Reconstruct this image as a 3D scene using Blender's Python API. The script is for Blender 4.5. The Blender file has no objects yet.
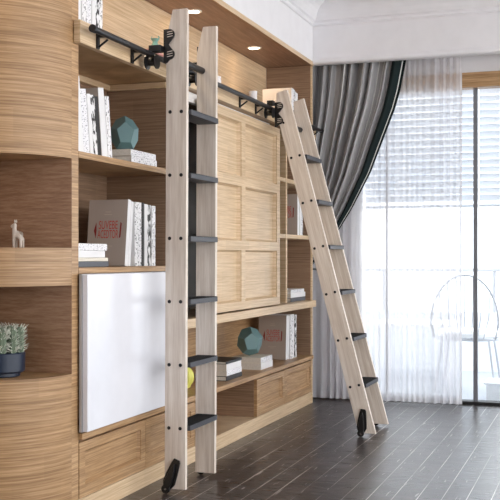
import bpy, bmesh, math, random
from mathutils import Vector, Matrix
random.seed(7)
PI = math.pi
scene = bpy.context.scene
C = scene.collection
scene.view_settings.view_transform = 'Standard'
scene.view_settings.look = 'None'
scene.view_settings.gamma = 1.0
scene.view_settings.use_curve_mapping = False
scene.view_settings.exposure = 1.35
scene.cycles.use_denoising = True
scene.cycles.max_bounces = 12
scene.cycles.transparent_max_bounces = 24

# ------------------------------------------------------------------ materials
def lin(c):
    out = []
    for v in c[:3]:
        v = v / 255.0
        out.append(v / 12.92 if v <= 0.04045 else ((v + 0.055) / 1.055) ** 2.4)
    return (out[0], out[1], out[2], 1.0)

def newmat(name):
    m = bpy.data.materials.new(name); m.use_nodes = True
    nt = m.node_tree
    return m, nt, nt.nodes['Principled BSDF'], nt.nodes['Material Output']

def plain(name, rgb, rough=0.5, metal=0.0, spec=None, bump=0.0, bscale=200):
    m, nt, b, o = newmat(name)
    L = nt.links
    n = nt.nodes.new('ShaderNodeTexNoise'); n.inputs['Scale'].default_value = 9
    tc = nt.nodes.new('ShaderNodeTexCoord'); L.new(tc.outputs['Object'], n.inputs['Vector'])
    r = nt.nodes.new('ShaderNodeValToRGB')
    c = lin(rgb)
    r.color_ramp.elements[0].color = tuple(v * 0.94 for v in c[:3]) + (1,)
    r.color_ramp.elements[1].color = tuple(min(1, v * 1.04) for v in c[:3]) + (1,)
    L.new(n.outputs['Fac'], r.inputs['Fac']); L.new(r.outputs['Color'], b.inputs['Base Color'])
    b.inputs['Roughness'].default_value = rough
    b.inputs['Metallic'].default_value = metal
    if spec is not None: b.inputs['Specular IOR Level'].default_value = spec
    if bump:
        n2 = nt.nodes.new('ShaderNodeTexNoise'); n2.inputs['Scale'].default_value = bscale
        L.new(tc.outputs['Object'], n2.inputs['Vector'])
        bp = nt.nodes.new('ShaderNodeBump'); bp.inputs['Strength'].default_value = bump; bp.inputs['Distance'].default_value = 0.002
        L.new(n2.outputs['Fac'], bp.inputs['Height']); L.new(bp.outputs['Normal'], b.inputs['Normal'])
    return m

def wood(name, dark, mid, light, scale=(5, 3, 70), rough=0.42, stave=(0.0, 0.0), stave_amt=0.10, bump=0.08, fine=1.0):
    """Streaky timber; scale = noise frequency per local axis, low along the grain."""
    m, nt, b, o = newmat(name)
    L = nt.links; N = nt.nodes
    tc = N.new('ShaderNodeTexCoord')
    oi = N.new('ShaderNodeObjectInfo')
    off = N.new('ShaderNodeVectorMath'); off.operation = 'MULTIPLY_ADD'
    cx = N.new('ShaderNodeCombineXYZ')
    for i in range(3): L.new(oi.outputs['Random'], cx.inputs[i])
    L.new(cx.outputs[0], off.inputs[0]); off.inputs[1].default_value = (3.1, 2.3, 1.7)
    L.new(tc.outputs['Object'], off.inputs[2])
    mp = N.new('ShaderNodeMapping'); mp.inputs['Scale'].default_value = scale
    L.new(off.outputs[0], mp.inputs['Vector'])
    n1 = N.new('ShaderNodeTexNoise'); n1.inputs['Scale'].default_value = 1.0; n1.inputs['Detail'].default_value = 5; n1.inputs['Roughness'].default_value = 0.6; n1.inputs['Distortion'].default_value = 0.15
    L.new(mp.outputs[0], n1.inputs['Vector'])
    mp2 = N.new('ShaderNodeMapping'); mp2.inputs['Scale'].default_value = tuple(s * 4.2 for s in scale)
    L.new(off.outputs[0], mp2.inputs['Vector'])
    n2 = N.new('ShaderNodeTexNoise'); n2.inputs['Scale'].default_value = 1.0; n2.inputs['Detail'].default_value = 3
    L.new(mp2.outputs[0], n2.inputs['Vector'])
    mx = N.new('ShaderNodeMath'); mx.operation = 'MULTIPLY_ADD'
    L.new(n2.outputs['Fac'], mx.inputs[0]); mx.inputs[1].default_value = 0.45 * fine; L.new(n1.outputs['Fac'], mx.inputs[2])
    sb = N.new('ShaderNodeMath'); sb.operation = 'SUBTRACT'; L.new(mx.outputs[0], sb.inputs[0]); sb.inputs[1].default_value = 0.225 * fine
    r = N.new('ShaderNodeValToRGB')
    e = r.color_ramp.elements
    e[0].position = 0.34; e[0].color = lin(dark)
    e[1].position = 0.66; e[1].color = lin(light)
    em = e.new(0.52); em.color = lin(mid)
    L.new(sb.outputs[0], r.inputs['Fac'])
    col = r.outputs['Color']
    if stave[0]:
        # staves: each block of the glued board a little lighter or darker
        mp3 = N.new('ShaderNodeMapping'); mp3.inputs['Scale'].default_value = (1 / stave[0], 1 / stave[0], 1 / stave[1])
        L.new(off.outputs[0], mp3.inputs['Vector'])
        sp = N.new('ShaderNodeSeparateXYZ'); L.new(mp3.outputs[0], sp.inputs[0])
        ad = N.new('ShaderNodeMath'); ad.operation = 'ADD'; L.new(sp.outputs[0], ad.inputs[0]); L.new(sp.outputs[1], ad.inputs[1])
        fz = N.new('ShaderNodeMath'); fz.operation = 'FLOOR'; L.new(sp.outputs[2], fz.inputs[0])
        sh = N.new('ShaderNodeMath'); sh.operation = 'MULTIPLY_ADD'; L.new(fz.outputs[0], sh.inputs[0]); sh.inputs[1].default_value = 0.37; L.new(ad.outputs[0], sh.inputs[2])
        fx = N.new('ShaderNodeMath'); fx.operation = 'FLOOR'; L.new(sh.outputs[0], fx.inputs[0])
        cc = N.new('ShaderNodeCombineXYZ'); L.new(fx.outputs[0], cc.inputs[0]); L.new(fz.outputs[0], cc.inputs[1])
        wn = N.new('ShaderNodeTexWhiteNoise'); L.new(cc.outputs[0], wn.inputs['Vector'])
        mr = N.new('ShaderNodeMapRange'); mr.inputs['To Min'].default_value = 1 - stave_amt; mr.inputs['To Max'].default_value = 1 + stave_amt
        L.new(wn.outputs['Value'], mr.inputs['Value'])
        vm = N.new('ShaderNodeVectorMath'); vm.operation = 'SCALE'; L.new(col, vm.inputs[0]); L.new(mr.outputs[0], vm.inputs['Scale'])
        col = vm.outputs[0]
    L.new(col, b.inputs['Base Color'])
    b.inputs['Roughness'].default_value = rough
    if bump:
        bp = N.new('ShaderNodeBump'); bp.inputs['Strength'].default_value = bump; bp.inputs['Distance'].default_value = 0.002
        L.new(sb.outputs[0], bp.inputs['Height']); L.new(bp.outputs['Normal'], b.inputs['Normal'])
    return m

def printed(name, paper, ink, scale=(60, 60, 25), cut=0.56, rough=0.5):
    """Paper or card with small printed marks."""
    m, nt, b, o = newmat(name); L = nt.links; N = nt.nodes
    tc = N.new('ShaderNodeTexCoord'); mp = N.new('ShaderNodeMapping'); mp.inputs['Scale'].default_value = scale
    L.new(tc.outputs['Object'], mp.inputs['Vector'])
    v = N.new('ShaderNodeTexNoise'); v.inputs['Scale'].default_value = 1; v.inputs['Detail'].default_value = 2
    L.new(mp.outputs[0], v.inputs['Vector'])
    r = N.new('ShaderNodeValToRGB'); r.color_ramp.interpolation = 'LINEAR'
    e = r.color_ramp.elements
    e[0].position = cut; e[0].color = lin(paper); e[1].position = cut + 0.03; e[1].color = lin(ink)
    L.new(v.outputs['Fac'], r.inputs['Fac']); L.new(r.outputs['Color'], b.inputs['Base Color'])
    b.inputs['Roughness'].default_value = rough
    return m

def pages_mat():
    m, nt, b, o = newmat('page_edges'); L = nt.links; N = nt.nodes
    tc = N.new('ShaderNodeTexCoord'); w = N.new('ShaderNodeTexNoise'); w.inputs['Scale'].default_value = 120
    L.new(tc.outputs['Object'], w.inputs['Vector'])
    r = N.new('ShaderNodeValToRGB'); r.color_ramp.elements[0].color = lin((205, 198, 188)); r.color_ramp.elements[1].color = lin((238, 234, 226))
    L.new(w.outputs['Fac'], r.inputs['Fac']); L.new(r.outputs['Color'], b.inputs['Base Color']); b.inputs['Roughness'].default_value = 0.8
    return m

def emit(name, rgb, s):
    m, nt, b, o = newmat(name)
    b.inputs['Emission Color'].default_value = lin(rgb); b.inputs['Emission Strength'].default_value = s
    b.inputs['Base Color'].default_value = lin(rgb)
    return m

def glass_mat():
    m, nt, b, o = newmat('pane_glass'); L = nt.links; N = nt.nodes
    t = N.new('ShaderNodeBsdfTransparent'); t.inputs['Color'].default_value = (0.95, 0.975, 0.985, 1)
    g = N.new('ShaderNodeBsdfGlossy'); g.inputs['Roughness'].default_value = 0.02
    f = N.new('ShaderNodeFresnel'); f.inputs['IOR'].default_value = 1.4
    mx = N.new('ShaderNodeMixShader'); L.new(f.outputs[0], mx.inputs[0]); L.new(t.outputs[0], mx.inputs[1]); L.new(g.outputs[0], mx.inputs[2])
    L.new(mx.outputs[0], o.inputs['Surface'])
    return m

def sheer_mat(alpha=0.45):
    m, nt, b, o = newmat('sheer_voile'); L = nt.links; N = nt.nodes
    t = N.new('ShaderNodeBsdfTransparent')
    d = N.new('ShaderNodeBsdfDiffuse'); d.inputs['Color'].default_value = lin((244, 244, 248))
    tr = N.new('ShaderNodeBsdfTranslucent'); tr.inputs['Color'].default_value = lin((244, 244, 248))
    a = N.new('ShaderNodeMixShader'); a.inputs[0].default_value = 0.5; L.new(d.outputs[0], a.inputs[1]); L.new(tr.outputs[0], a.inputs[2])
    # fine weave: slightly denser threads running down the cloth
    tc = N.new('ShaderNodeTexCoord'); mp = N.new('ShaderNodeMapping'); mp.inputs['Scale'].default_value = (28, 1, 0.25); L.new(tc.outputs['Object'], mp.inputs['Vector'])
    n = N.new('ShaderNodeTexNoise'); n.inputs['Scale'].default_value = 1; L.new(mp.outputs[0], n.inputs['Vector'])
    mr = N.new('ShaderNodeMapRange'); mr.inputs['From Min'].default_value = 0.3; mr.inputs['From Max'].default_value = 0.7
    mr.inputs['To Min'].default_value = alpha - 0.07; mr.inputs['To Max'].default_value = alpha + 0.10; L.new(n.outputs['Fac'], mr.inputs['Value'])
    mx = N.new('ShaderNodeMixShader'); L.new(mr.outputs[0], mx.inputs[0]); L.new(t.outputs[0], mx.inputs[1]); L.new(a.outputs[0], mx.inputs[2])
    L.new(mx.outputs[0], o.inputs['Surface'])
    return m

def slat_mat():
    m, nt, b, o = newmat('blind_slat'); L = nt.links; N = nt.nodes
    d = N.new('ShaderNodeBsdfDiffuse'); d.inputs['Color'].default_value = lin((240, 242, 246))
    tr = N.new('ShaderNodeBsdfTranslucent'); tr.inputs['Color'].default_value = lin((240, 242, 246))
    a = N.new('ShaderNodeMixShader'); a.inputs[0].default_value = 0.42; L.new(d.outputs[0], a.inputs[1]); L.new(tr.outputs[0], a.inputs[2])
    L.new(a.outputs[0], o.inputs['Surface'])
    return m

def floor_mat():
    m, nt, b, o = newmat('dark_plank_tile'); L = nt.links; N = nt.nodes
    tc = N.new('ShaderNodeTexCoord')
    mp = N.new('ShaderNodeMapping'); mp.inputs['Rotation'].default_value = (0, 0, PI / 2); mp.inputs['Location'].default_value = (0.0, 0.045, 0)
    L.new(tc.outputs['Object'], mp.inputs['Vector'])
    # long plank seams
    br = N.new('ShaderNodeTexBrick'); br.offset = 0.37; br.offset_frequency = 2
    br.inputs['Scale'].default_value = 1.0
    br.inputs['Brick Width'].default_value = 40.0; br.inputs['Row Height'].default_value = 0.107
    br.inputs['Mortar Size'].default_value = 0.0022; br.inputs['Mortar Smooth'].default_value = 0.2; br.inputs['Bias'].default_value = 0.0
    L.new(mp.outputs[0], br.inputs['Vector'])
    # cross-cut blocks between the seams, dark hairline joints
    b2 = N.new('ShaderNodeTexBrick'); b2.offset = 0.5; b2.offset_frequency = 2
    b2.inputs['Scale'].default_value = 1.0
    b2.inputs['Brick Width'].default_value = 0.43; b2.inputs['Row Height'].default_value = 0.058
    b2.inputs['Mortar Size'].default_value = 0.004; b2.inputs['Mortar Smooth'].default_value = 0.9; b2.inputs['Bias'].default_value = 0.0
    b2.inputs['Color1'].default_value = lin((50, 44, 44)); b2.inputs['Color2'].default_value = lin((68, 61, 61)); b2.inputs['Mortar'].default_value = lin((26, 23, 23))
    L.new(tc.outputs['Object'], b2.inputs['Vector'])
    mp2 = N.new('ShaderNodeMapping'); mp2.inputs['Scale'].default_value = (5, 70, 1); L.new(tc.outputs['Object'], mp2.inputs['Vector'])
    n = N.new('ShaderNodeTexNoise'); n.inputs['Scale'].default_value = 1; n.inputs['Detail'].default_value = 5; n.inputs['Roughness'].default_value = 0.65; L.new(mp2.outputs[0], n.inputs['Vector'])
    r = N.new('ShaderNodeValToRGB'); r.color_ramp.elements[0].position = 0.34; r.color_ramp.elements[0].color = (0.5, 0.5, 0.5, 1); r.color_ramp.elements[1].position = 0.68; r.color_ramp.elements[1].color = (1.45, 1.42, 1.4, 1)
    L.new(n.outputs['Fac'], r.inputs['Fac'])
    m0 = N.new('ShaderNodeMixRGB'); m0.blend_type = 'MULTIPLY'; m0.inputs[0].default_value = 1
    L.new(b2.outputs['Color'], m0.inputs[1]); L.new(r.outputs['Color'], m0.inputs[2])
    # seams come and go: worn filler
    mp4 = N.new('ShaderNodeMapping'); mp4.inputs['Scale'].default_value = (9, 1.4, 1); L.new(tc.outputs['Object'], mp4.inputs['Vector'])
    n4 = N.new('ShaderNodeTexNoise'); n4.inputs['Scale'].default_value = 1; n4.inputs['Detail'].default_value = 2; L.new(mp4.outputs[0], n4.inputs['Vector'])
    r4 = N.new('ShaderNodeMapRange'); r4.inputs['From Min'].default_value = 0.38; r4.inputs['From Max'].default_value = 0.58; L.new(n4.outputs['Fac'], r4.inputs['Value'])
    sm = N.new('ShaderNodeMath'); sm.operation = 'MULTIPLY'; L.new(br.outputs['Fac'], sm.inputs[0]); L.new(r4.outputs[0], sm.inputs[1])
    mu = N.new('ShaderNodeMixRGB'); L.new(sm.outputs[0], mu.inputs[0]); L.new(m0.outputs[0], mu.inputs[1]); mu.inputs[2].default_value = lin((205, 198, 194))
    # short pale scuffs along the planks
    mp3 = N.new('ShaderNodeMapping'); mp3.inputs['Scale'].default_value = (60, 5.5, 1); L.new(tc.outputs['Object'], mp3.inputs['Vector'])
    n3 = N.new('ShaderNodeTexNoise'); n3.inputs['Scale'].default_value = 1; n3.inputs['Detail'].default_value = 1; L.new(mp3.outputs[0], n3.inputs['Vector'])
    r3 = N.new('ShaderNodeValToRGB'); r3.color_ramp.elements[0].position = 0.70; r3.color_ramp.elements[0].color = (0, 0, 0, 1); r3.color_ramp.elements[1].position = 0.73; r3.color_ramp.elements[1].color = (0.6, 0.6, 0.6, 1)
    L.new(n3.outputs['Fac'], r3.inputs['Fac'])
    sc_ = N.new('ShaderNodeMixRGB'); L.new(r3.outputs['Color'], sc_.inputs[0]); L.new(mu.outputs[0], sc_.inputs[1]); sc_.inputs[2].default_value = lin((196, 190, 186))
    L.new(sc_.outputs[0], b.inputs['Base Color'])
    mr = N.new('ShaderNodeMapRange'); mr.inputs['To Min'].default_value = 0.2; mr.inputs['To Max'].default_value = 0.38; L.new(n.outputs['Fac'], mr.inputs['Value'])
    L.new(mr.outputs[0], b.inputs['Roughness'])
    bp = N.new('ShaderNodeBump'); bp.inputs['Strength'].default_value = 0.3; bp.inputs['Distance'].default_value = 0.002
    L.new(n.outputs['Fac'], bp.inputs['Height']); L.new(bp.outputs['Normal'], b.inputs['Normal'])
    return m

OAK = wood('oak', (146, 111, 74), (175, 139, 99), (197, 162, 122), scale=(2.4, 2.4, 135), stave=(0.45, 0.12), stave_amt=0.07)
OAK_SHADED = wood('oak_shaded', (128, 102, 81), (148, 120, 97), (166, 138, 115), scale=(2.4, 2.4, 135), stave=(0.4, 0.16), stave_amt=0.07)  # darker oak with the shade of recesses and near-facing sides in its colour
OAK_L = wood('oak_pale', (194, 165, 128), (213, 186, 151), (226, 202, 170), scale=(2.2, 2.2, 140), stave=(0.4, 0.14), stave_amt=0.05)
OAK_V = wood('oak_upright', (186, 148, 108), (204, 168, 128), (218, 186, 148), scale=(50, 50, 3))
ASH = wood('ash', (206, 193, 181), (220, 209, 198), (231, 222, 213), scale=(45, 45, 2.2), rough=0.5)
WHITE = plain('white_paint', (236, 236, 240), 0.6)
WALLP = plain('warm_grey_wall', (232, 224, 219), 0.7)
GLOSSW = plain('white_gloss', (230, 232, 240), 0.2, spec=0.5)
BLACK = plain('black_metal', (34, 34, 37), 0.38, 0.3)
BLKPL = plain('black_plastic', (24, 24, 26), 0.3)
CHAR = plain('charcoal_tread', (66, 67, 73), 0.5, spec=0.3)
PAD = plain('black_grip', (26, 26, 28), 0.8, spec=0.1, bump=0.5, bscale=400)
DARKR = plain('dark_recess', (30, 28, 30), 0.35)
FRAME = plain('window_grey', (120, 122, 128), 0.4, 0.2)
TRACK = plain('track_dark', (28, 28, 30), 0.45)
SHEER = sheer_mat(0.60)
GLASS = glass_mat()
SLAT = slat_mat()
DRAPE = plain('grey_satin', (152, 152, 154), 0.28)
DRAPE.node_tree.nodes['Principled BSDF'].inputs['Sheen Weight'].default_value = 0.3
GREEN = plain('dark_green_border', (17, 32, 33), 0.7, spec=0.2)
STRIPE = plain('pale_piping', (214, 216, 214), 0.4)
TEAL = plain('teal_glaze', (104, 140, 144), 0.4)
TEAL2 = plain('teal_pale', (120, 168, 160), 0.4)
PINK = plain('pink_card', (212, 160, 156), 0.6)
YELLOW = plain('yellow_glaze', (222, 220, 110), 0.45)
NAVY = plain('navy_glaze', (27, 41, 62), 0.35)
STONE = plain('pale_ceramic', (206, 196, 186), 0.55)
CACT = plain('grey_green_stem', (108, 124, 104), 0.7)
SPINE = plain('white_spine', (212, 216, 204), 0.6)
PAGES = pages_mat()
B_WHITE = plain('book_white', (236, 236, 238), 0.45)
B_CREAM = plain('book_cream', (226, 220, 206), 0.5)
B_DARK = plain('book_slate', (88, 92, 100), 0.5)
B_BLACK = plain('book_black', (30, 30, 32), 0.45)
B_GREY = plain('book_taupe', (176, 164, 155), 0.55)
B_DOT = printed('book_dotted', (236, 236, 238), (96, 96, 102), (110, 110, 110), 0.58)
B_DASH = printed('book_dashed', (238, 238, 240), (84, 84, 90), (60, 120, 60), 0.58)
B_TEXT = printed('book_text', (236, 236, 240), (150, 150, 160), (160, 90, 190), 0.58)
B_BLOT = printed('book_blotted', (236, 236, 238), (22, 22, 25), (30, 60, 22), 0.5)
RED = plain('red_ink', (196, 66, 62), 0.5)
DRED = plain('dark_red_ink', (140, 40, 40), 0.5)
INK = plain('grey_ink', (196, 186, 172), 0.5)
CHROME = plain('steel', (150, 150, 152), 0.25, 0.9)
LAMPGLOW = emit('lamp_glow', (255, 226, 190), 9.0)
CONC = plain('balcony_paving', (176, 180, 188), 0.8)
PARA = plain('parapet', (226, 229, 234), 0.8)
BUILD1 = plain('render_pale', (236, 232, 232), 0.9)
BUILD2 = plain('render_blue', (226, 232, 242), 0.9)
BWIN = plain('far_window', (208, 218, 234), 0.4)
WIRE = plain('wire_grey', (186, 188, 194), 0.4, 0.3)
CUSH = plain('cushion_white', (246, 246, 248), 0.8)
ROPE = plain('tie_cord', (90, 96, 96), 0.6)
SKIRT = wood('walnut_skirting', (112, 82, 66), (128, 96, 78), (142, 110, 92), scale=(3, 3, 40))

# ------------------------------------------------------------------ helpers
def bx(bm, x0, x1, y0, y1, z0, z1, bev=0.0):
    vs = [bm.verts.new((x, y, z)) for x in (x0, x1) for y in (y0, y1) for z in (z0, z1)]
    idx = [(0, 1, 3, 2), (4, 6, 7, 5), (0, 4, 5, 1), (2, 3, 7, 6), (0, 2, 6, 4), (1, 5, 7, 3)]
    fs = [bm.faces.new([vs[i] for i in f]) for f in idx]
    if bev:
        es = list({e for f in fs for e in f.edges})
        bmesh.ops.bevel(bm, geom=es, offset=bev, segments=2, affect='EDGES', profile=0.5)
    return bm

def box(*a, bev=0.0):
    return bx(bmesh.new(), *a, bev=bev)

def prism(bm, pts, axis, a0, a1, bev=0.0):
    """Extrude a 2-D outline along an axis; pts in the other two axes' order (x,y,z minus axis)."""
    def P(p, a):
        q = list(p); q.insert('xyz'.index(axis), a); return q
    lo = [bm.verts.new(P(p, a0)) for p in pts]; hi = [bm.verts.new(P(p, a1)) for p in pts]
    n = len(pts)
    fs = [bm.faces.new(lo[::-1]), bm.faces.new(hi)]
    for i in range(n):
        fs.append(bm.faces.new((lo[i], lo[(i + 1) % n], hi[(i + 1) % n], hi[i])))
    if bev:
        es = list(fs[0].edges) + list(fs[1].edges)
        bmesh.ops.bevel(bm, geom=es, offset=bev, segments=2, affect='EDGES', profile=0.5)
    bmesh.ops.recalc_face_normals(bm, faces=bm.faces)
    return bm

def tube(bm, pts, r, seg=14, cap=True, radii=None):
    pts = [Vector(p) for p in pts]
    rings = []
    for i, p in enumerate(pts):
        d = (pts[min(i + 1, len(pts) - 1)] - pts[max(i - 1, 0)]).normalized()
        up = Vector((0, 0, 1)) if abs(d.z) < 0.95 else Vector((1, 0, 0))
        u = d.cross(up).normalized(); v = d.cross(u).normalized()
        rr = radii[i] if radii else r
        rings.append([bm.verts.new(p + (u * math.cos(2 * PI * k / seg) + v * math.sin(2 * PI * k / seg)) * rr) for k in range(seg)])
    for a, b in zip(rings, rings[1:]):
        for k in range(seg):
            bm.faces.new((a[k], a[(k + 1) % seg], b[(k + 1) % seg], b[k]))
    if cap:
        bm.faces.new(rings[0][::-1]); bm.faces.new(rings[-1])
    bmesh.ops.recalc_face_normals(bm, faces=bm.faces)
    return bm

def lathe(bm, prof, cx, cy, cz, axis='z', seg=32, ribs=0, amp=0.0):
    rings = []
    for r, h in prof:
        ring = []
        for k in range(seg):
            a = 2 * PI * k / seg
            rr = r * (1 + (amp * abs(math.cos(ribs * a / 2)) if ribs else 0))
            u, v = rr * math.cos(a), rr * math.sin(a)
            if axis == 'z': q = (cx + u, cy + v, cz + h)
            elif axis == 'x': q = (cx + h, cy + u, cz + v)
            else: q = (cx + u, cy + h, cz + v)
            ring.append(bm.verts.new(q))
        rings.append(ring)
    for a, b in zip(rings, rings[1:]):
        for k in range(seg):
            bm.faces.new((a[k], a[(k + 1) % seg], b[(k + 1) % seg], b[k]))
    bm.faces.new(rings[0][::-1]); bm.faces.new(rings[-1])
    bmesh.ops.recalc_face_normals(bm, faces=bm.faces)
    return bm

def thing(name, label, cat, loc=(0, 0, 0), rot=(0, 0, 0), group=None):
    o = bpy.data.objects.new(name, None); C.objects.link(o)
    o.location = loc; o.rotation_euler = rot
    o.empty_display_size = 0.1
    o['label'] = label; o['category'] = cat
    if group: o['group'] = group
    return o

def world_of(o):
    m = o.matrix_basis.copy()
    while o.parent is not None:
        o = o.parent; m = o.matrix_basis @ m
    return m

def obj(name, bm, mat, parent=None, local=False, smooth=False, label=None, origin=None):
    """Link bm as one mesh object. bm is in world coordinates unless local."""
    if parent is not None and not local:
        bm.transform(world_of(parent).inverted())
    org = None
    if origin is not None:
        org = Vector(origin)
        bm.transform(Matrix.Translation(-org))
    me = bpy.data.meshes.new(name); bm.to_mesh(me); bm.free()
    mats = mat if isinstance(mat, (list, tuple)) else [mat]
    for q in mats: me.materials.append(q)
    if smooth:
        for p in me.polygons: p.use_smooth = True
        me.set_sharp_from_angle(angle=math.radians(40))
    o = bpy.data.objects.new(name, me); C.objects.link(o)
    if org is not None: o.location = org
    if parent is not None: o.parent = parent
    if label: o['label'] = label
    return o

def tag(o, label, cat, group=None):
    o['label'] = label; o['category'] = cat
    if group: o['group'] = group
    return o

def struct(name, bm, mat, smooth=False, label=None):
    o = obj(name, bm, mat, smooth=smooth); o['kind'] = 'structure'
    if label: o['label'] = label
    return o

# ------------------------------------------------------------------ main dimensions
P = -2.06            # front plane of the bookcase
BK = -2.42           # inner back of the bookcase
Y0, Y1 = 3.64, 7.28  # its two ends
SOF = 2.545          # underside of the wooden soffit
CEIL = 3.0
WIN = 7.58           # inner face of the window wall

# ------------------------------------------------------------------ the room
struct('floor', box(-2.60, 3.2, -1.2, 7.70, -0.08, 0.0), floor_mat())
struct('ceiling', box(-2.60, 3.2, -1.2, 7.70, CEIL, CEIL + 0.08), WHITE)
struct('wall_left', box(-2.60, -2.44, -1.2, 7.70, 0.0, CEIL), WALLP)
bm = bmesh.new()
bx(bm, -2.44, -1.80, WIN, 7.70, 0, CEIL)
struct('wall_back', bm, WALLP)
struct('wall_lintel', box(-1.799, 3.2, WIN, 7.70, 2.472, CEIL), WHITE)
struct('trim_1', box(-1.80, 3.2, WIN - 0.03, 7.66, 2.36, 2.472, bev=0.003), OAK_V if False else OAK, label='oak header beam over the sliding window')
struct('baseboard_back', box(-2.44, -1.80, WIN - 0.018, WIN, 0, 0.085), SKIRT)
struct('wall_unseen', box(-2.44, 3.2, -1.2, -1.05, 0.0, CEIL), plain('far_room_wall', (236, 230, 224), 0.7))  # behind the camera, out of view; added to cut light from that side
# bulkhead over the bookcase, valance before the curtains
bm = bmesh.new(); bx(bm, -2.44, P, 1.0, Y1 + 0.0, SOF + 0.03, CEIL)
struct('wall_bulkhead', bm, WHITE)
bm = bmesh.new(); bx(bm, -2.44, 3.2, Y1 + 0.004, Y1 + 0.06, 2.552, CEIL)
struct('wall_valance', bm, WHITE)
# bead at the foot of the valance
prof = [(Y1 + 0.004, 2.555), (Y1 - 0.014, 2.555), (Y1 - 0.018, 2.565), (Y1 - 0.016, 2.578), (Y1 - 0.009, 2.590), (Y1 - 0.006, 2.598), (Y1 + 0.004, 2.600)]
struct('trim_2', prism(bmesh.new(), prof, 'x', P + 0.001, 3.2), WHITE, label='white bead along the foot of the curtain valance')
# crown moulding: (out, z)
cr = [(0, 2.838), (0.012, 2.842), (0.016, 2.852), (0.010, 2.862), (0.010, 2.872), (0.026, 2.880), (0.030, 2.892), (0.034, 2.900),
      (0.042, 2.925), (0.056, 2.950), (0.076, 2.970), (0.104, 2.984), (0.112, 2.990), (0.118, 2.9995), (0, 2.9995)]
struct('trim_3', prism(bmesh.new(), [(Y1 + 0.004 - o, z) for o, z in cr], 'x', P, 3.2), WHITE, label='white crown moulding above the window')
struct('trim_4', prism(bmesh.new(), [(P + o, z) for o, z in cr], 'y', 1.0, Y1), WHITE, label='white crown moulding above the bookcase')
# wooden soffit
struct('ceiling_soffit', box(-2.44, P, 1.0, Y1, SOF, SOF + 0.028), wood('oak_soffit', (134, 104, 84), (150, 118, 97), (164, 131, 109), scale=(40, 3, 3)), label='oak soffit with round downlights over the bookcase')
struct('trim_5', box(P, P + 0.006, 1.0, Y1, SOF - 0.004, SOF + 0.026), OAK_L, label='pale oak edge of the soffit')

# window: posts, track, panes
jb = obj('window_1', box(-1.80, -1.765, WIN - 0.01, 7.68, 0, 2.36), plain('white_jamb', (240, 240, 242), 0.4)); jb['kind'] = 'structure'; jb['label'] = 'wide sliding window with grey posts behind the curtains'
for i, (xc, w, mt) in enumerate(((-1.562, 0.011, FRAME), (-0.892, 0.03, FRAME), (0.45, 0.03, FRAME), (1.8, 0.03, FRAME))):
    obj('window_post', box(xc - w / 2, xc + w / 2, 7.60, 7.65, 0.022, 2.36), mt, jb)
obj('window_track', box(-1.765, 3.2, 7.575, 7.69, 0.0, 0.022), TRACK, jb)
xs = [-1.765, -1.562, -0.892, 0.45, 1.8, 3.2]
for a, b in zip(xs, xs[1:]):
    obj('window_pane', box(a + 0.016, b - 0.016, 7.622, 7.628, 0.022, 2.36), GLASS, jb)

# ------------------------------------------------------------------ corner unit with quarter-round shelves
def quarter(z0, z1, r=0.36, n=28, rim=0.0):
    cx, cy = BK, Y0
    pts = [(cx, cy)] + [(cx + r * math.cos(a), cy - r * math.sin(a)) for a in [PI / 2 * k / n for k in range(n + 1)]]
    bm = bmesh.new(); prism(bm, pts, 'z', z0, z1)
    return bm
cu = thing('corner_shelf', 'rounded oak corner shelf unit at the near end of the bookcase', 'shelf', (BK, Y0, 0))
OAK_R = wood('oak_round', (142, 108, 73), (172, 136, 96), (192, 157, 118), scale=(2.4, 2.4, 140), stave=(0.3, 0.11), stave_amt=0.06)
obj('rounded_cabinet', quarter(1.506, SOF - 0.002), OAK_R, cu, smooth=True)
obj('rounded_shelf', quarter(0.984, 1.137), OAK_R, cu, smooth=True)
obj('rounded_base', quarter(0.0, 0.618), OAK_R, cu, smooth=True)
bm = bmesh.new(); bx(bm, BK - 0.018, BK, Y0 - 0.36, Y0, 0, SOF - 0.002)
obj('back_panel', bm, OAK_SHADED, cu)

# ------------------------------------------------------------------ bookcase
bc = thing('bookcase', 'large built-in oak bookcase with open compartments along the wall', 'bookcase', (BK, Y0, 0))
def bpart(name, x0, x1, y0, y1, z0, z1, mat=OAK, bev=0.0015, label=None):
    return obj(name, box(x0, x1, y0, y1, z0, z1, bev=bev), mat, bc, label=label)
LED = 2.080; LEDB = 1.985
YA = 4.64           # right end of the left bay
YD = 6.36
NICHE_SHADE = wood('oak_niche_shade', (136, 100, 75), (154, 119, 92), (169, 135, 108), scale=(8, 8, 95))  # shade of the corner niches put into the oak colour
bpart('side_panel', BK, P - 0.001, Y0 + 0.002, 3.70, 0, SOF - 0.002, OAK)
bpart('shade_sheet', BK + 0.001, P, Y0 + 0.0003, Y0 + 0.0018, 0.6185, 1.505, NICHE_SHADE, 0, label='sheet at the back of the corner niches, their shade in its colour')
bpart('side_panel', BK, P - 0.012, 7.25, Y1 - 0.001, 0, SOF - 0.002, OAK_SHADED)
bpart('front_edge', P - 0.0115, P, 7.25, Y1 - 0.001, 0, SOF - 0.002, OAK_L)
bpart('back_panel', BK - 0.018, BK - 0.001, 3.70, 7.25, 0, 0.745, OAK)
bpart('back_panel', BK - 0.018, BK - 0.001, 3.70, 7.25, 0.7455, LED - 0.01, OAK_SHADED)
bpart('back_panel', BK - 0.018, BK - 0.001, 3.70, 7.25, LED - 0.0095, SOF - 0.002, OAK_L)
bpart('divider', BK, P - 0.012, YA, YA + 0.05, 0.365, LEDB - 0.001, OAK_SHADED)
bpart('front_edge', P - 0.0115, P, YA, YA + 0.05, 0.365, LEDB - 0.001, OAK)
bpart('divider', BK, P, 6.60, 6.632, 0.782, LEDB - 0.001, OAK_L)
bpart('shelf', BK, P, 3.701, YA - 0.001, 1.515, 1.543, OAK)
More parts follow.
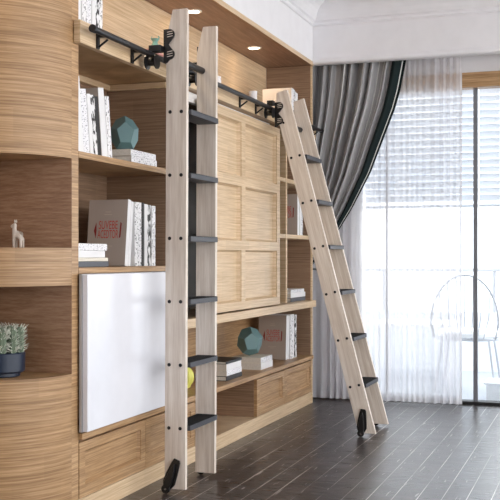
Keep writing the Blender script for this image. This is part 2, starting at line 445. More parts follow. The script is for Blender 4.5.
bpart('shelf', BK, P, 3.701, YA - 0.001, 1.030, 1.056, OAK)
bpart('shelf', BK, P + 0.035, 4.706, 7.249, 0.728, 0.776, OAK_L)
bpart('shelf', BK, P - 0.002, YA + 0.051, 4.705, 0.728, 0.776, OAK_L)
for z in (1.645, 1.258):
    bpart('shelf', BK, P - 0.002, 6.633, 7.249, z - 0.028, z, OAK_L)
    bpart('shelf', BK, P - 0.002, 6.0, 6.599, z - 0.028, z, OAK_L)
bpart('ledge', BK, P, 3.701, 7.249, LEDB + 0.002, LED, OAK)
bpart('fascia', P + 0.001, P + 0.032, 3.655, 7.249, LEDB, LED, OAK_L, 0.002)
for a, b in ((3.702, YA - 0.001),):
    bpart('cleat', BK + 0.001, BK + 0.03, a, b, 1.955, LEDB, OAK_L)
    bpart('cleat', BK + 0.031, P - 0.02, b - 0.022, b, 1.955, LEDB, OAK_L)
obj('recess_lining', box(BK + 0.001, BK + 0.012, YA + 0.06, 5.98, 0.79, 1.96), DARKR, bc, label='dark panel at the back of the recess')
bpart('track_cover', P - 0.05, P - 0.02, YA + 0.06, 6.30, 1.93, LEDB - 0.001, plain('track_white', (232, 230, 228), 0.4), label='white sliding track cover')

# ------------------------------------------------------------------ bench: worktop, cabinets, plinth
ct = thing('countertop', 'long oak bench top carrying vases and books below the sliding door', 'countertop', (BK, 3.702, 0.335))
obj('slab', box(BK + 0.001, P + 0.016, 3.702, 7.248, 0.336, 0.363, bev=0.002), OAK, ct)
pl = thing('plinth', 'low oak plinth along the floor under the bench cabinets', 'plinth', (BK, 3.702, 0))
obj('toe_board', box(BK + 0.002, P - 0.002, 3.702, 7.248, 0.0, 0.084, bev=0.002), OAK_L, pl)
def base_cab(y0, y1, split, label):
    t = thing('base_cabinet', label, 'cabinet', (BK, y0, 0.085), group='bench cabinets')
    bm = bmesh.new(); bx(bm, BK + 0.002, P - 0.022, y0, y1, 0.085, 0.3345)
    obj('carcass', bm, OAK_SHADED, t)
    ys = [y0] + split + [y1]
    for a, b in zip(ys, ys[1:]):
        a += 0.002; b -= 0.002; w = 0.05
        bm = bmesh.new()
        z0, z1 = 0.088, 0.322
        x0, x1 = P - 0.0215, P
        bx(bm, x0, x1, a, a + w, z0, z1); bx(bm, x0, x1, b - w, b, z0, z1)
        bx(bm, x0, x1, a + w, b - w, z0, z0 + w); bx(bm, x0, x1, a + w, b - w, z1 - w + 0.01, z1)
        f = obj('drawer', bm, OAK, t)
        bm = bmesh.new()
        # recessed field with a sloped inner bead
        A = [(a + w, z0 + w), (b - w, z0 + w), (b - w, z1 - w + 0.01), (a + w, z1 - w + 0.01)]
        k = 0.012
        Bq = [(A[0][0] + k, A[0][1] + k), (A[1][0] - k, A[1][1] + k), (A[2][0] - k, A[2][1] - k), (A[3][0] + k, A[3][1] - k)]
        va = [bm.verts.new((x1 - 0.004, y, z)) for y, z in A]; vb = [bm.verts.new((x1 - 0.019, y, z)) for y, z in Bq]
        vc = [bm.verts.new((x0 + 0.001, y, z)) for y, z in A]
        for i in range(4):
            bm.faces.new((va[i], va[(i + 1) % 4], vb[(i + 1) % 4], vb[i]))
            bm.faces.new((vc[i], vc[(i + 1) % 4], va[(i + 1) % 4], va[i]))
        bm.faces.new(vb); bm.faces.new(vc[::-1])
        bmesh.ops.recalc_face_normals(bm, faces=bm.faces)
        obj('field', bm, OAK, f)
    return t
base_cab(3.703, 4.96, [4.35], 'oak bench cabinet with two framed drawers under the white panel')
base_cab(5.985, 7.247, [6.575], 'oak bench cabinet with two framed drawers at the far end by the curtain')

# ------------------------------------------------------------------ sliding doors
wp = thing('sliding_panel', 'glossy white sliding panel on the bench at the left bay', 'panel', (P, 3.69, 0.378))
obj('board', box(P + 0.022, P + 0.046, 3.692, 4.70, 0.372, 1.027, bev=0.003), GLOSSW, wp)
obj('edge_strip', box(P + 0.008, P + 0.0215, 3.688, 4.702, 0.370, 1.029, bev=0.001), plain('silver_strip', (190, 192, 198), 0.35, 0.4), wp, label='pale silver backing strip')
gd = thing('sliding_door', 'large oak sliding door with six framed fields', 'door', (P, 5.0, 0.787))
DX0, DX1 = P + 0.003, P + 0.033
zr = [(0.787, 0.835), (1.141, 1.197), (1.522, 1.579), (1.903, 1.955)]
ysv = [(4.995, 5.055), (5.605, 5.676), (6.296, 6.36)]
bm = bmesh.new()
for a, b in ysv: bx(bm, DX0, DX1, a, b, zr[0][0], zr[-1][1])
for a, b in zr:
    for (p, q), (r_, s_) in zip(ysv, ysv[1:]): bx(bm, DX0, DX1, q, r_, a, b)
obj('frame', bm, OAK_L, gd)
for (p, q), (r_, s_) in zip(ysv, ysv[1:]):
    for (z0, z1), (z2, z3) in zip(zr, zr[1:]):
        bm = bmesh.new()
        A = [(q, z1), (r_, z1), (r_, z2), (q, z2)]; k = 0.012
        Bq = [(q + k, z1 + k), (r_ - k, z1 + k), (r_ - k, z2 - k), (q + k, z2 - k)]
        va = [bm.verts.new((DX1 - 0.006, y, z)) for y, z in A]; vb = [bm.verts.new((DX1 - 0.026, y, z)) for y, z in Bq]; vc = [bm.verts.new((DX0 + 0.003, y, z)) for y, z in A]
        for i in range(4):
            bm.faces.new((va[i], va[(i + 1) % 4], vb[(i + 1) % 4], vb[i])); bm.faces.new((vc[i], vc[(i + 1) % 4], va[(i + 1) % 4], va[i]))
        bm.faces.new(vb); bm.faces.new(vc[::-1])
        bmesh.ops.recalc_face_normals(bm, faces=bm.faces)
        obj('field', bm, OAK_L, gd)

# ------------------------------------------------------------------ downlights
def downlight(y, label):
    t = thing('downlight', label, 'downlight', (-2.265, y, SOF), group='downlights in the soffit')
    prof = [(0.050, 0.0), (0.050, -0.004), (0.040, -0.006), (0.036, -0.002), (0.036, -0.0005)]
    obj('ring', lathe(bmesh.new(), prof, -2.265, y, SOF, seg=36), plain('lamp_ring', (240, 236, 228), 0.35), t, smooth=True)
    obj('lens', lathe(bmesh.new(), [(0.034, -0.0025), (0.034, -0.004)], -2.265, y, SOF, seg=32), LAMPGLOW, t)
    L = bpy.data.lights.new('downlight_beam', 'SPOT'); L.energy = 4.0; L.spot_size = math.radians(105); L.spot_blend = 0.6; L.color = (1.0, 0.84, 0.62); L.shadow_soft_size = 0.035
    lo = bpy.data.objects.new('downlight_beam', L); C.objects.link(lo); lo.parent = t; lo.location = (0, 0, -0.012)
    lo.rotation_euler = (0, math.radians(-12), 0)
    return t
downlight(6.52, 'round downlight in the soffit, the farther one, above the leaning ladder')
downlight(5.435, 'round downlight in the soffit beside the top of the upright ladder')
downlight(4.35, 'round downlight in the soffit above the left bay books')
downlight(3.9 - 0.05 - 0.6, 'round downlight in the soffit above the rounded corner unit')

# ------------------------------------------------------------------ the black ladder rail
PX, PZ = -1.971, 2.038
rl = thing('ladder_rail', 'black steel ladder rail on brackets along the top of the bookcase', 'rail', (PX, 3.66, PZ))
obj('pipe', tube(bmesh.new(), [(PX, 3.665, PZ), (PX, 7.19, PZ)], 0.0135, 18), BLACK, rl, smooth=True)
for y in (3.655, 7.19):
    obj('end_cap', tube(bmesh.new(), [(PX, y - 0.004, PZ), (PX, y + 0.022, PZ)], 0.0165, 18), BLACK, rl, smooth=True)
for y in (3.80, 4.13, 5.57, 5.86, 6.62, 7.12):
    bm = bmesh.new()
    bx(bm, P + 0.0325, P + 0.040, y - 0.011, y + 0.011, LEDB - 0.0, LED - 0.005)
    b = obj('bracket', bm, BLACK, rl)
    obj('arm', box(P + 0.0405, PX - 0.0138, y - 0.007, y + 0.007, PZ - 0.006, PZ + 0.006), BLACK, b)
    obj('strut', tube(bmesh.new(), [(P + 0.0405, y, LEDB + 0.008), (PX - 0.006, y, PZ - 0.016)], 0.005, 8), BLACK, b)

# ------------------------------------------------------------------ ladders
def ladder(label, xf, y0, z0, lean, hook_up, foot_tilt, L, s0):
    """xf,z0: front lower edge of the near stile; lean in radians (top towards the wall)."""
    t = thing('rolling_ladder', label, 'ladder', (xf, y0, z0), (0, -lean, 0), 'rolling library ladders')
    D, TH, W = 0.104, 0.025, 0.398
    tl = math.tan(lean)
    Minv = world_of(t).inverted()
    for k, ya in enumerate((0.0, W - TH)):
        out = [(0, 0), (0, L), (-0.072, L), (-D, L - 0.13), (-D, D * tl)]
        bm = bmesh.new()
        prism(bm, out, 'y', ya, ya + TH, bev=0.0015)
        s = obj('stile', bm, ASH, t, local=True)
        yb = -0.0025 if k == 0 else W
        for i in range(6):
            zc = s0 + 0.2945 * i
            for xb in (-0.083, -0.026):
                obj('bolt', lathe(bmesh.new(), [(0.0085, 0), (0.0085, 0.0015), (0.006, 0.0025)] if k else [(0.006, 0), (0.0085, 0.001), (0.0085, 0.0025)], xb, yb, zc - (xb + 0.05) * 0 , axis='y', seg=12), BLACK, s, local=True)
        obj('bolt', lathe(bmesh.new(), [(0.0055, 0), (0.007, 0.001), (0.007, 0.0025)], -0.075, yb, 2.012, axis='y', seg=12), BLACK, s, local=True)
    ca, sa = math.cos(lean), math.sin(lean)
    for i in range(6):
        zc = s0 + 0.2945 * i
        # a tread stays level whatever the lean
        def R(pts): return [(-0.045 + px * ca + pz * sa, zc - px * sa + pz * ca) for px, pz in pts]
        bm = bmesh.new()
        prism(bm, R([(0.059, -0.013), (0.059, 0.010), (-0.048, 0.010), (-0.048, -0.013)]), 'y', TH + 0.0005, W - TH - 0.0005, bev=0.0015)
        tr = obj('tread', bm, CHAR, t, local=True)
        bm = bmesh.new()
        prism(bm, R([(0.058, 0.0102), (0.058, 0.0122), (-0.046, 0.0122), (-0.046, 0.0102)]), 'y', TH + 0.004, W - TH - 0.004)
        obj('grip_pad', bm, PAD, tr, local=True, label='black ribbed grip pad')
    bm = tube(bmesh.new(), [(-0.075, TH + 0.0005, 2.012), (-0.075, W - TH - 0.0005, 2.012)], 0.0165, 18)
    obj('crossbar', bm, BLACK, t, local=True, smooth=True)
    # hook plates and rollers, kept square to the rail
    for k, ya in enumerate((y0 - 0.0085, y0 + W + 0.0015)):
        zu, zl = PZ + hook_up + 0.098, PZ + hook_up + 0.006
        xe = xf - tl * (PZ + hook_up + 0.05 - z0) - 0.104 / ca   # back edge of the stile here
        cxp = xe + 0.020; r = 0.0245
        xb = max(xe - 0.010, PX + 0.0155)
        out = [(xb, zl - 0.040), (xb, zu + 0.024), (cxp - 0.01, zu + 0.0245)]
        for j in range(11):
            a = math.radians(90 - 14 * j); out.append((cxp + r * math.cos(a), zu + r * math.sin(a)))
        out.append((xe + 0.014, (zu + zl) / 2))
        for j in range(11):
            a = math.radians(50 - 14 * j); out.append((cxp + r * math.cos(a), zl + r * math.sin(a)))
        out.append((xe + 0.006, zl - 0.040))
        hp = obj('hook_plate', prism(bmesh.new(), out, 'y', ya, ya + 0.007), BLKPL, t)
        if k == 0:
            for zz in (zu, zl):
                for q in (-1, 0, 1):
                    obj('slot', prism(bmesh.new(), [(cxp - 0.012, zz + q * 0.011 - 0.0022), (cxp + 0.016, zz + q * 0.011 + 0.0018), (cxp + 0.016, zz + q * 0.011 + 0.0048), (cxp - 0.012, zz + q * 0.011 + 0.0008)], 'y', ya - 0.0006, ya - 0.0001), ASH, hp, label='pale slot through the black plate')
        prof = [(0.034, -0.026), (0.034, -0.021), (0.018, -0.0145), (0.018, 0.0145), (0.034, 0.021), (0.034, 0.026)]
        yr = ya - 0.036 if k == 0 else ya + 0.044
        wz = PZ - 0.0135 - 0.0185
        obj('roller', lathe(bmesh.new(), prof, PX + 0.001, yr, wz - 0.001, axis='x', seg=26), BLKPL, hp, smooth=True)
        # block that hooks over the rail
        bm = bmesh.new()
        bx(bm, PX - 0.018, xb - 0.0002, min(ya, yr) - 0.0, max(ya, yr) + 0.004, PZ + 0.0145, PZ + 0.046, bev=0.003)
        obj('hook_block', bm, BLKPL, hp)
    # floor wheels in teardrop housings, outside each stile
    for k, ys in enumerate((y0 - 0.0005, y0 + W + 0.0005)):
        sgn = -1 if k == 0 else 1
        wx, wz, wr = xf - 0.090, 0.0225, 0.0215
        wy = ys + sgn * 0.016
        ax = Vector((math.sin(foot_tilt), 0, math.cos(foot_tilt))); nx = Vector((math.cos(foot_tilt), 0, -math.sin(foot_tilt)))
        base = Vector((wx, 0, wz))
        outl = [(-0.018, 0.000), (-0.030, 0.03), (-0.027, 0.07), (-0.018, 0.125), (-0.013, 0.146), (0.016, 0.146), (0.022, 0.136), (0.028, 0.08), (0.032, 0.03), (0.020, 0.002)]
        pts = []
        for u, v in outl:
            q = base + nx * u + ax * v; pts.append((q.x, q.z))
        bm = bmesh.new(); prism(bm, pts, 'y', min(ys, ys + sgn * 0.009), max(ys, ys + sgn * 0.009), bev=0.002)
        h = obj('caster_housing', bm, BLKPL, t)
        # raised cheek over the wheel
        pts = []
        for u, v in [(-0.014, 0.008), (-0.020, 0.03), (-0.008, 0.10), (0.003, 0.128), (0.012, 0.10), (0.020, 0.03), (0.014, 0.008)]:
            q = base + nx * u + ax * v; pts.append((q.x, q.z))
        yy = sorted((ys + sgn * 0.0092, ys + sgn * 0.026))
        bm = bmesh.new(); prism(bm, pts, 'y', yy[0], yy[1], bev=0.003)
        obj('cheek', bm, BLKPL, h)
        bm = lathe(bmesh.new(), [(wr - 0.003, -0.0065), (wr, -0.004), (wr, 0.004), (wr - 0.003, 0.0065)], wx, wy + sgn * 0.001, wr + 0.0005, axis='y', seg=24)
        obj('wheel', bm, BLKPL, h, smooth=True)
        obj('hub', lathe(bmesh.new(), [(0.006, -0.001), (0.006, 0.001)], wx, wy + sgn * 0.009, wr, axis='y', seg=14), CHROME, h)
    return t
ladder('pale ash rolling ladder standing upright before the left bay', -1.823, 4.272, 0.02, math.radians(-0.25), 0.0, math.radians(20), 2.232, 0.283)
ladder('pale ash rolling ladder leaning on the rail beside the curtain', -1.302, 6.010, 0.02, math.radians(14.9), -0.085, math.radians(4), 2.208, 0.311)

# ------------------------------------------------------------------ books
def book(label, y, x_front, z, t, h, d, cover=B_WHITE, spine=None, flat=False, lean=0.0, group='books', emblem=False, yaw=0.0, title=None):
    """Upright: stands on z, thickness along Y from y, spine facing the room at x_front.
    Flat: lies on z, height along Y from y. lean: top towards -Y (negative) or +Y."""
    if flat:
        root = thing('book', label, 'book', (x_front - d / 2, y + h / 2, z), (0, 0, yaw), group)
    else:
        pv = y if lean <= 0 else y + t
        root = thing('book', label, 'book', (x_front - d / 2, pv, z), (-lean, 0, 0), group)
    c = min(0.0028, t * 0.16)
    off = 0.0 if (flat or lean <= 0) else -t
    def B(bm, a0, a1, b0, b1, e0, e1):
        # a: thickness, b: height, e: depth (0 = fore edge, d = spine)
        if flat: bx(bm, e0 - d / 2, e1 - d / 2, b0 - h / 2, b1 - h / 2, a0, a1)
        else: bx(bm, e0 - d / 2, e1 - d / 2, a0 + off, a1 + off, b0, b1)
    bm = bmesh.new()
    if flat:
        out = [(-d/2, 0), (d/2 - 0.002, 0), (d/2, 0.002), (d/2, t - 0.002), (d/2 - 0.002, t), (-d/2, t), (-d/2, t - c), (d/2 - c, t - c), (d/2 - c, c), (-d/2, c)]
        prism(bm, out, 'y', -h/2, h/2)
    else:
        out = [(-d/2, 0), (d/2 - 0.002, 0), (d/2, 0.002), (d/2, t - 0.002), (d/2 - 0.002, t), (-d/2, t), (-d/2, t - c), (d/2 - c, t - c), (d/2 - c, c), (-d/2, c)]
        prism(bm, [(px, py + off) for px, py in out], 'z', 0, h)
    mats = [cover, spine or cover]
    me_o = obj('cover', bm, mats, root, local=True)
    for p in me_o.data.polygons:
        if p.normal.x > 0.6 and p.center.x > d / 2 - 0.003: p.material_index = 1
    bm = bmesh.new(); B(bm, c + 0.0002, t - c - 0.0002, 0.003, h - 0.003, 0.003, d - c - 0.0004)
    obj('pages', bm, PAGES, root, local=True, label='pale page edges')
    if emblem:
        def put(bm): return bm
        yf = off - 0.0004
        # red two-line lettering between two red brackets on the front board (faces the near end)
        for txt, zc, w in (('SUVEBE', 0.187, 0.098), ('ACEDTOR', 0.143, 0.108)):
            cu_ = bpy.data.curves.new('lettering', 'FONT'); cu_.body = txt; cu_.size = 0.049; cu_.align_x = 'CENTER'; cu_.extrude = 0.0
            to = bpy.data.objects.new('tmp', cu_); C.objects.link(to)
            bpy.context.view_layer.update()
            me = bpy.data.meshes.new_from_object(to.evaluated_get(bpy.context.evaluated_depsgraph_get()))
            bpy.data.objects.remove(to)
            xsv = [v.co.x for v in me.vertices]; ww = max(xsv) - min(xsv)
            bm = bmesh.new(); bm.from_mesh(me)
            bmesh.ops.scale(bm, vec=(w / ww, 1.15, 1), verts=bm.verts)
            bm.transform(Matrix.Translation((0.004, yf, zc - 0.014)) @ Matrix.Rotation(PI / 2, 4, 'X'))
            obj('lettering', bm, RED, me_o, local=True, label='red lettering on the front board')
        for sgn, xc in ((-1, -0.059), (1, 0.067)):
            bm = bmesh.new()
            o1 = [(xc, 0.128), (xc + sgn * 0.011, 0.165), (xc, 0.205), (xc - sgn * 0.003, 0.165)] if sgn < 0 else [(xc - 0.004, 0.128), (xc + 0.004, 0.135), (xc + 0.007, 0.198), (xc, 0.206)]
            prism(bm, o1, 'y', yf - 0.0003, yf)
            obj('bracket_mark', bm, DRED, me_o, local=True, label='dark red bracket mark')
        bm = bmesh.new()
        for zz, w in ((0.240, 0.04), (0.252, 0.03), (0.090, 0.06), (0.080, 0.03)):
            bx(bm, -w / 2, w / 2, yf - 0.0003, yf, zz, zz + 0.003)
        obj('small_print', bm, INK, me_o, local=True, label='pale small print')
    return root

def row(y, xf, z, specs, group, lean=0.0, k=1.0):
    for s in specs:
        lab, t, h, d, cov, sp, em = s
        t *= k
        xo = random.uniform(-0.006, 0.004)
        book(lab, y, xf + xo, z + 0.0006, t, h, d, cov, sp, lean=lean, group=group, emblem=em)
        y += t / math.cos(lean) + 0.0012
    return y

W_, DT, DS, TX, BL, BK_ = B_WHITE, B_DOT, B_DASH, B_TEXT, B_BLOT, B_BLACK
# top ledge, left end
row(3.706, -2.10, LED, [
    ('dotted white book at the near end of the top ledge row', 0.040, 0.30, 0.21, W_, DT, False),
    ('slim plain white book second from the near end of the top ledge row', 0.026, 0.29, 0.21, W_, W_, False),
    ('slim white book with dashed spine third in the top ledge row', 0.030, 0.28, 0.21, W_, DS, False),
    ('wide white book with faint print fourth in the top ledge row', 0.034, 0.29, 0.21, W_, TX, False),
    ('plain white book beside the black one on the top ledge', 0.024, 0.30, 0.21, W_, W_, False),
    ('black book with white marks in the top ledge row', 0.024, 0.29, 0.21, BK_, BL, False),
    ('dashed white book closing the far end of the top ledge row', 0.026, 0.28, 0.21, W_, DS, False)], 'books on the top ledge', k=1.4)
# upper compartment: row leaning towards the near end
ln = -math.radians(7.5)
row(3.752, -2.09, 1.543, [
    ('tallest white book at the near end of the upper compartment row', 0.036, 0.320, 0.21, W_, W_, False),
    ('white book with a small emblem second in the upper compartment row', 0.040, 0.275, 0.21, W_, TX, False),
    ('slim plain white book before the blotted one in the upper compartment', 0.020, 0.262, 0.20, W_, W_, False),
    ('white book with black blotted spine in the upper compartment row', 0.030, 0.262, 0.20, W_, BL, False),
    ('slim black book in the upper compartment row', 0.022, 0.262, 0.20, BK_, BK_, False),
    ('tall white book with a grey front board in the upper compartment row', 0.036, 0.305, 0.21, B_GREY, W_, False),
    ('slim white book at the far end of the upper compartment row', 0.026, 0.275, 0.20, W_, DS, False)], 'books in the upper compartment', ln, k=1.42)
# flat pair under the teal vase
book('grey and white book lying flat, lower of two under the upper teal vase', 4.245, -2.085, 1.5436, 0.034, 0.285, 0.23, B_GREY, B_TEXT, flat=True, group='flat books under the upper teal vase')
book('white book lying flat directly under the upper teal vase', 4.245, -2.088, 1.5782, 0.030, 0.28, 0.225, B_CREAM, B_TEXT, flat=True, group='flat books under the upper teal vase')
# lower compartment
zs = 1.0564
for lab, t, h, d, cov, sp in (
    ('slate grey book at the bottom of the flat stack in the lower compartment', 0.024, 0.300, 0.20, B_DARK, B_DARK),
    ('thin cream book second from the bottom of the lower compartment stack', 0.016, 0.295, 0.20, B_CREAM, B_CREAM),
    ('plain white book second from the top of the lower compartment stack', 0.030, 0.265, 0.19, W_, W_),
    ('white book with printed spine topmost of the lower compartment stack', 0.030, 0.285, 0.20, W_, TX)):
    book(lab, 3.712, -2.083, zs, t, h, d, cov, sp, flat=True, group='flat stack in the lower compartment'); zs += t + 0.0006
y = row(4.188, -2.085, 1.056, [
    ('taupe book with red lettering on its front in the lower compartment', 0.030, 0.312, 0.205, B_GREY, W_, True),
    ('plain white book leaning behind the taupe book in the lower compartment', 0.024, 0.305, 0.205, W_, W_, False)], 'books in the lower compartment', math.radians(7))
row(y + 0.045, -2.088, 1.056, k=1.5, group='books in the lower compartment', specs=[
    ('broad white book with dotted spine in the lower compartment row', 0.048, 0.305, 0.21, W_, DT, False),
    ('slim black book in the lower compartment row', 0.016, 0.305, 0.20, BK_, BK_, False),
    ('plain slim white book between the two black ones in the lower compartment', 0.028, 0.300, 0.21, W_, W_, False),
    ('black and white blotted book in the lower compartment row', 0.026, 0.298, 0.21, BK_, BL, False),
    ('dashed white book at the far end of the lower compartment row', 0.028, 0.295, 0.20, W_, DS, False)])
# far bay, middle shelf
row(6.985, -2.085, 1.258, [
    ('taupe book with red lettering on the middle shelf of the far bay', 0.032, 0.300, 0.205, B_GREY, W_, True),
    ('broad white book on the middle shelf of the far bay', 0.050, 0.296, 0.205, W_, W_, False),
    ('dotted white book on the middle shelf of the far bay', 0.034, 0.290, 0.205, W_, DT, False),
    ('slim black book at the end of the far bay middle shelf', 0.022, 0.290, 0.2, BK_, BL, False)], 'books on the far bay middle shelf', k=0.95)
# far bay, flat stack on the long shelf
zs = 0.7764
for lab, t, h, cov, sp in (
    ('slate grey book at the bottom of the stack behind the leaning ladder', 0.030, 0.37, B_DARK, B_DARK),
    ('plain white book in the middle of the stack behind the leaning ladder', 0.034, 0.37, W_, W_),
    ('white printed book on top of the stack behind the leaning ladder', 0.024, 0.34, W_, TX)):
    book(lab, 6.83, -2.095, zs, t, h, 0.21, cov, sp, flat=True, group='flat stack in the far bay'); zs += t + 0.0006
# bench: black and white stack
zs = 0.3634
for lab, t, h, cov, sp, yo in (
    ('black book at the bottom of the bench stack beside the upright ladder', 0.028, 0.272, B_BLACK, B_BLACK, 0),
    ('white printed book low in the bench stack beside the upright ladder', 0.034, 0.262, B_CREAM, TX, 0.004),
    ('plain white book high in the bench stack beside the upright ladder', 0.036, 0.258, B_CREAM, W_, 0.0),
    ('slim black book on top of the bench stack beside the upright ladder', 0.016, 0.275, B_BLACK, B_BLACK, -0.004)):
    book(lab, 5.545 + yo, -2.10, zs, t, h, 0.20, cov, sp, flat=True, group='black and white stack on the bench'); zs += t + 0.0006
# bench: white pair under the lower teal vase
book('white book lying flat on the bench, lower of two under the teal vase', 6.165, -2.095, 0.3634, 0.044, 0.245, 0.21, B_CREAM, W_, flat=True, group='flat books under the lower teal vase')
book('white printed book directly under the teal vase on the bench', 6.168, -2.097, 0.4080, 0.034, 0.24, 0.205, B_CREAM, TX, flat=True, group='flat books under the lower teal vase')
# bench: books by the end panel
y = row(6.822, -2.125, 0.363, [
    ('taupe book with red lettering standing on the bench', 0.032, 0.315, 0.21, B_GREY, W_, True),
    ('plain white book leaning behind the taupe book on the bench', 0.030, 0.312, 0.21, W_, W_, False)], 'books standing on the bench', math.radians(4))
row(y + 0.024, -2.125, 0.363, k=1.6, group='books standing on the bench', specs=[
    ('broad white book with black marks standing on the bench', 0.045, 0.318, 0.21, W_, DS, False),
    ('slim plain white book standing on the bench', 0.026, 0.318, 0.21, W_, W_, False),
    ('blotted black and white book nearest the end panel on the bench', 0.030, 0.312, 0.205, BK_, BL, False)])
# top ledge behind the leaning ladder
row(6.70, -2.05, LED, [
    ('tall white book with pale front board behind the leaning ladder top', 0.034, 0.205, 0.215, plain('book_pale', (206, 196, 188), 0.5), W_, False),
    ('dotted white book second in the row behind the leaning ladder top', 0.034, 0.205, 0.21, W_, DT, False),
    ('slim black and white book third in the row behind the leaning ladder top', 0.022, 0.200, 0.21, BK_, BL, False),
    ('plain white book fourth in the row behind the leaning ladder top', 0.036, 0.195, 0.21, W_, W_, False),
    ('dashed white book at the far end of the row behind the leaning ladder top', 0.040, 0.190, 0.2, W_, DS, False)], 'books behind the leaning ladder top')

# ------------------------------------------------------------------ vases and ornaments
def faceted(name, label, x, y, z, r, hgt, mat, rot):
    phi = (1 + 5 ** 0.5) / 2
    vs = [(a, b, c) for a in (-1, 1) for b in (-1, 1) for c in (-1, 1)]
    for a in (-1, 1):
        for b in (-1, 1):
            vs += [(0, a / phi, b * phi), (a / phi, b * phi, 0), (a * phi, 0, b / phi)]
    bm = bmesh.new()
    Rm = Matrix.Rotation(rot, 4, 'Z') @ Matrix.Rotation(math.radians(31.7), 4, 'X')
    for v in vs: bm.verts.new(Rm @ (Vector(v) / math.sqrt(3)))
    bmesh.ops.convex_hull(bm, input=bm.verts)
    bmesh.ops.dissolve_limit(bm, angle_limit=0.02, verts=bm.verts, edges=bm.edges)
    bmesh.ops.scale(bm, vec=(r, r, hgt * 0.62), verts=bm.verts)
    zmin = min(v.co.z for v in bm.verts); zmax = max(v.co.z for v in bm.verts)
    bmesh.ops.bevel(bm, geom=list(bm.edges), offset=0.0012, segments=1, affect='EDGES')
    bmesh.ops.translate(bm, vec=(x, y, z - zmin), verts=bm.verts)
    o = obj(name, bm, mat, origin=(x, y, z))
    return tag(o, label, 'vase', 'faceted teal vases'), zmax - zmin
faceted('faceted_vase', 'teal faceted vase on the flat books in the upper compartment', -2.200, 4.405, 1.6086, 0.072, 0.148, TEAL, 0.55)
faceted('faceted_vase', 'teal faceted vase on the flat books on the bench', -2.210, 6.275, 0.4426, 0.090, 0.160, TEAL, 0.55)

# ribbed yellow vase on the bench
yv = thing('lantern_vase', 'round ribbed yellow vase on the bench behind the upright ladder', 'vase', (-2.215, 5.165, 0.3635))
pr = [(0.026, 0.0), (0.040, 0.006)] + [(0.060 * math.sin(a) + 0.002, 0.064 - 0.062 * math.cos(a)) for a in [PI * k / 16 for k in range(4, 15)]] + [(0.022, 0.124), (0.022, 0.134), (0.017, 0.134), (0.015, 0.122)]
obj('body', lathe(bmesh.new(), pr, -2.215, 5.165, 0.3635, seg=64, ribs=16, amp=-0.07), YELLOW, yv, smooth=True)

# small teal vase on a pink box, top ledge
pb = thing('gift_box', 'flat pink box on the top ledge beside the upright ladder', 'box', (-2.13, 4.50, LED))
obj('box_base', box(-2.21, -2.085, 4.46, 4.62, LED + 0.0005, LED + 0.030, bev=0.002), PINK, pb)
obj('box_lid', box(-2.213, -2.082, 4.457, 4.623, LED + 0.0305, LED + 0.042, bev=0.002), PINK, pb)
sv = thing('bud_vase', 'small pale teal vase on the pink box on the top ledge', 'vase', (-2.115, 4.575, LED + 0.0425))
pr = [(0.018, 0), (0.024, 0.005), (0.025, 0.019), (0.019, 0.041), (0.014, 0.050), (0.013, 0.058), (0.022, 0.070), (0.023, 0.072), (0.020, 0.072), (0.011, 0.058)]
obj('body', lathe(bmesh.new(), pr, -2.115, 4.575, LED + 0.0425, seg=8), TEAL2, sv)
for sg in (-1, 1):
    obj('handle', tube(bmesh.new(), [(-2.115 + sg * 0.019, 4.575, LED + 0.1105), (-2.115 + sg * 0.022, 4.575, LED + 0.121), (-2.115 + sg * 0.017, 4.575, LED + 0.127)], 0.003, 8), TEAL2, sv)
# white jar and cup on the ledge
jr = thing('white_jar', 'small white jar on the top ledge beside the far stile of the upright ladder', 'jar', (-2.13, 5.44, LED))
obj('body', lathe(bmesh.new(), [(0.030, 0.0005), (0.034, 0.004), (0.035, 0.05), (0.031, 0.06)], -2.13, 5.44, LED, seg=28), WHITE, jr, smooth=True)
obj('lid', lathe(bmesh.new(), [(0.033, 0.0605), (0.034, 0.072), (0.012, 0.078), (0.010, 0.088), (0.004, 0.090)], -2.13, 5.44, LED, seg=28), WHITE, jr, smooth=True)
wc = thing('white_cup', 'small white cup on the top ledge before the leaning ladder', 'cup', (-2.12, 6.08, LED))
obj('body', lathe(bmesh.new(), [(0.024, 0.0005), (0.026, 0.004), (0.027, 0.075), (0.029, 0.086), (0.026, 0.086), (0.024, 0.06)], -2.12, 6.08, LED, seg=28), WHITE, wc, smooth=True)
obj('handle', tube(bmesh.new(), [(-2.12, 6.054, LED + 0.066), (-2.12, 6.040, LED + 0.058), (-2.12, 6.038, LED + 0.036), (-2.12, 6.053, LED + 0.024)], 0.004, 8), WHITE, wc, smooth=True)

# ceramic animal figurine in the upper niche
def skin(name, verts, edges, radii, mat, label, cat, loc):
    me = bpy.data.meshes.new(name); me.from_pydata(verts, edges, []); 
    o = bpy.data.objects.new(name, me); C.objects.link(o); o.location = loc
    me.skin_vertices.new() if hasattr(me.skin_vertices, 'new') else None
    m = o.modifiers.new('skin', 'SKIN'); 
    if not me.skin_vertices: bpy.context.view_layer.update()
    for i, r in enumerate(radii):
        sv_ = me.skin_vertices[0].data[i]; sv_.radius = (r, r); sv_.use_root = (i == 0)
    s = o.modifiers.new('sub', 'SUBSURF'); s.levels = 2; s.render_levels = 2
    bpy.context.view_layer.update()
    me2 = bpy.data.meshes.new_from_object(o.evaluated_get(bpy.context.evaluated_depsgraph_get()))
    bpy.data.objects.remove(o)
    o = bpy.data.objects.new(name, me2); C.objects.link(o); o.location = loc
    me2.materials.append(mat)
    for p in me2.polygons: p.use_smooth = True
    return tag(o, label, cat)
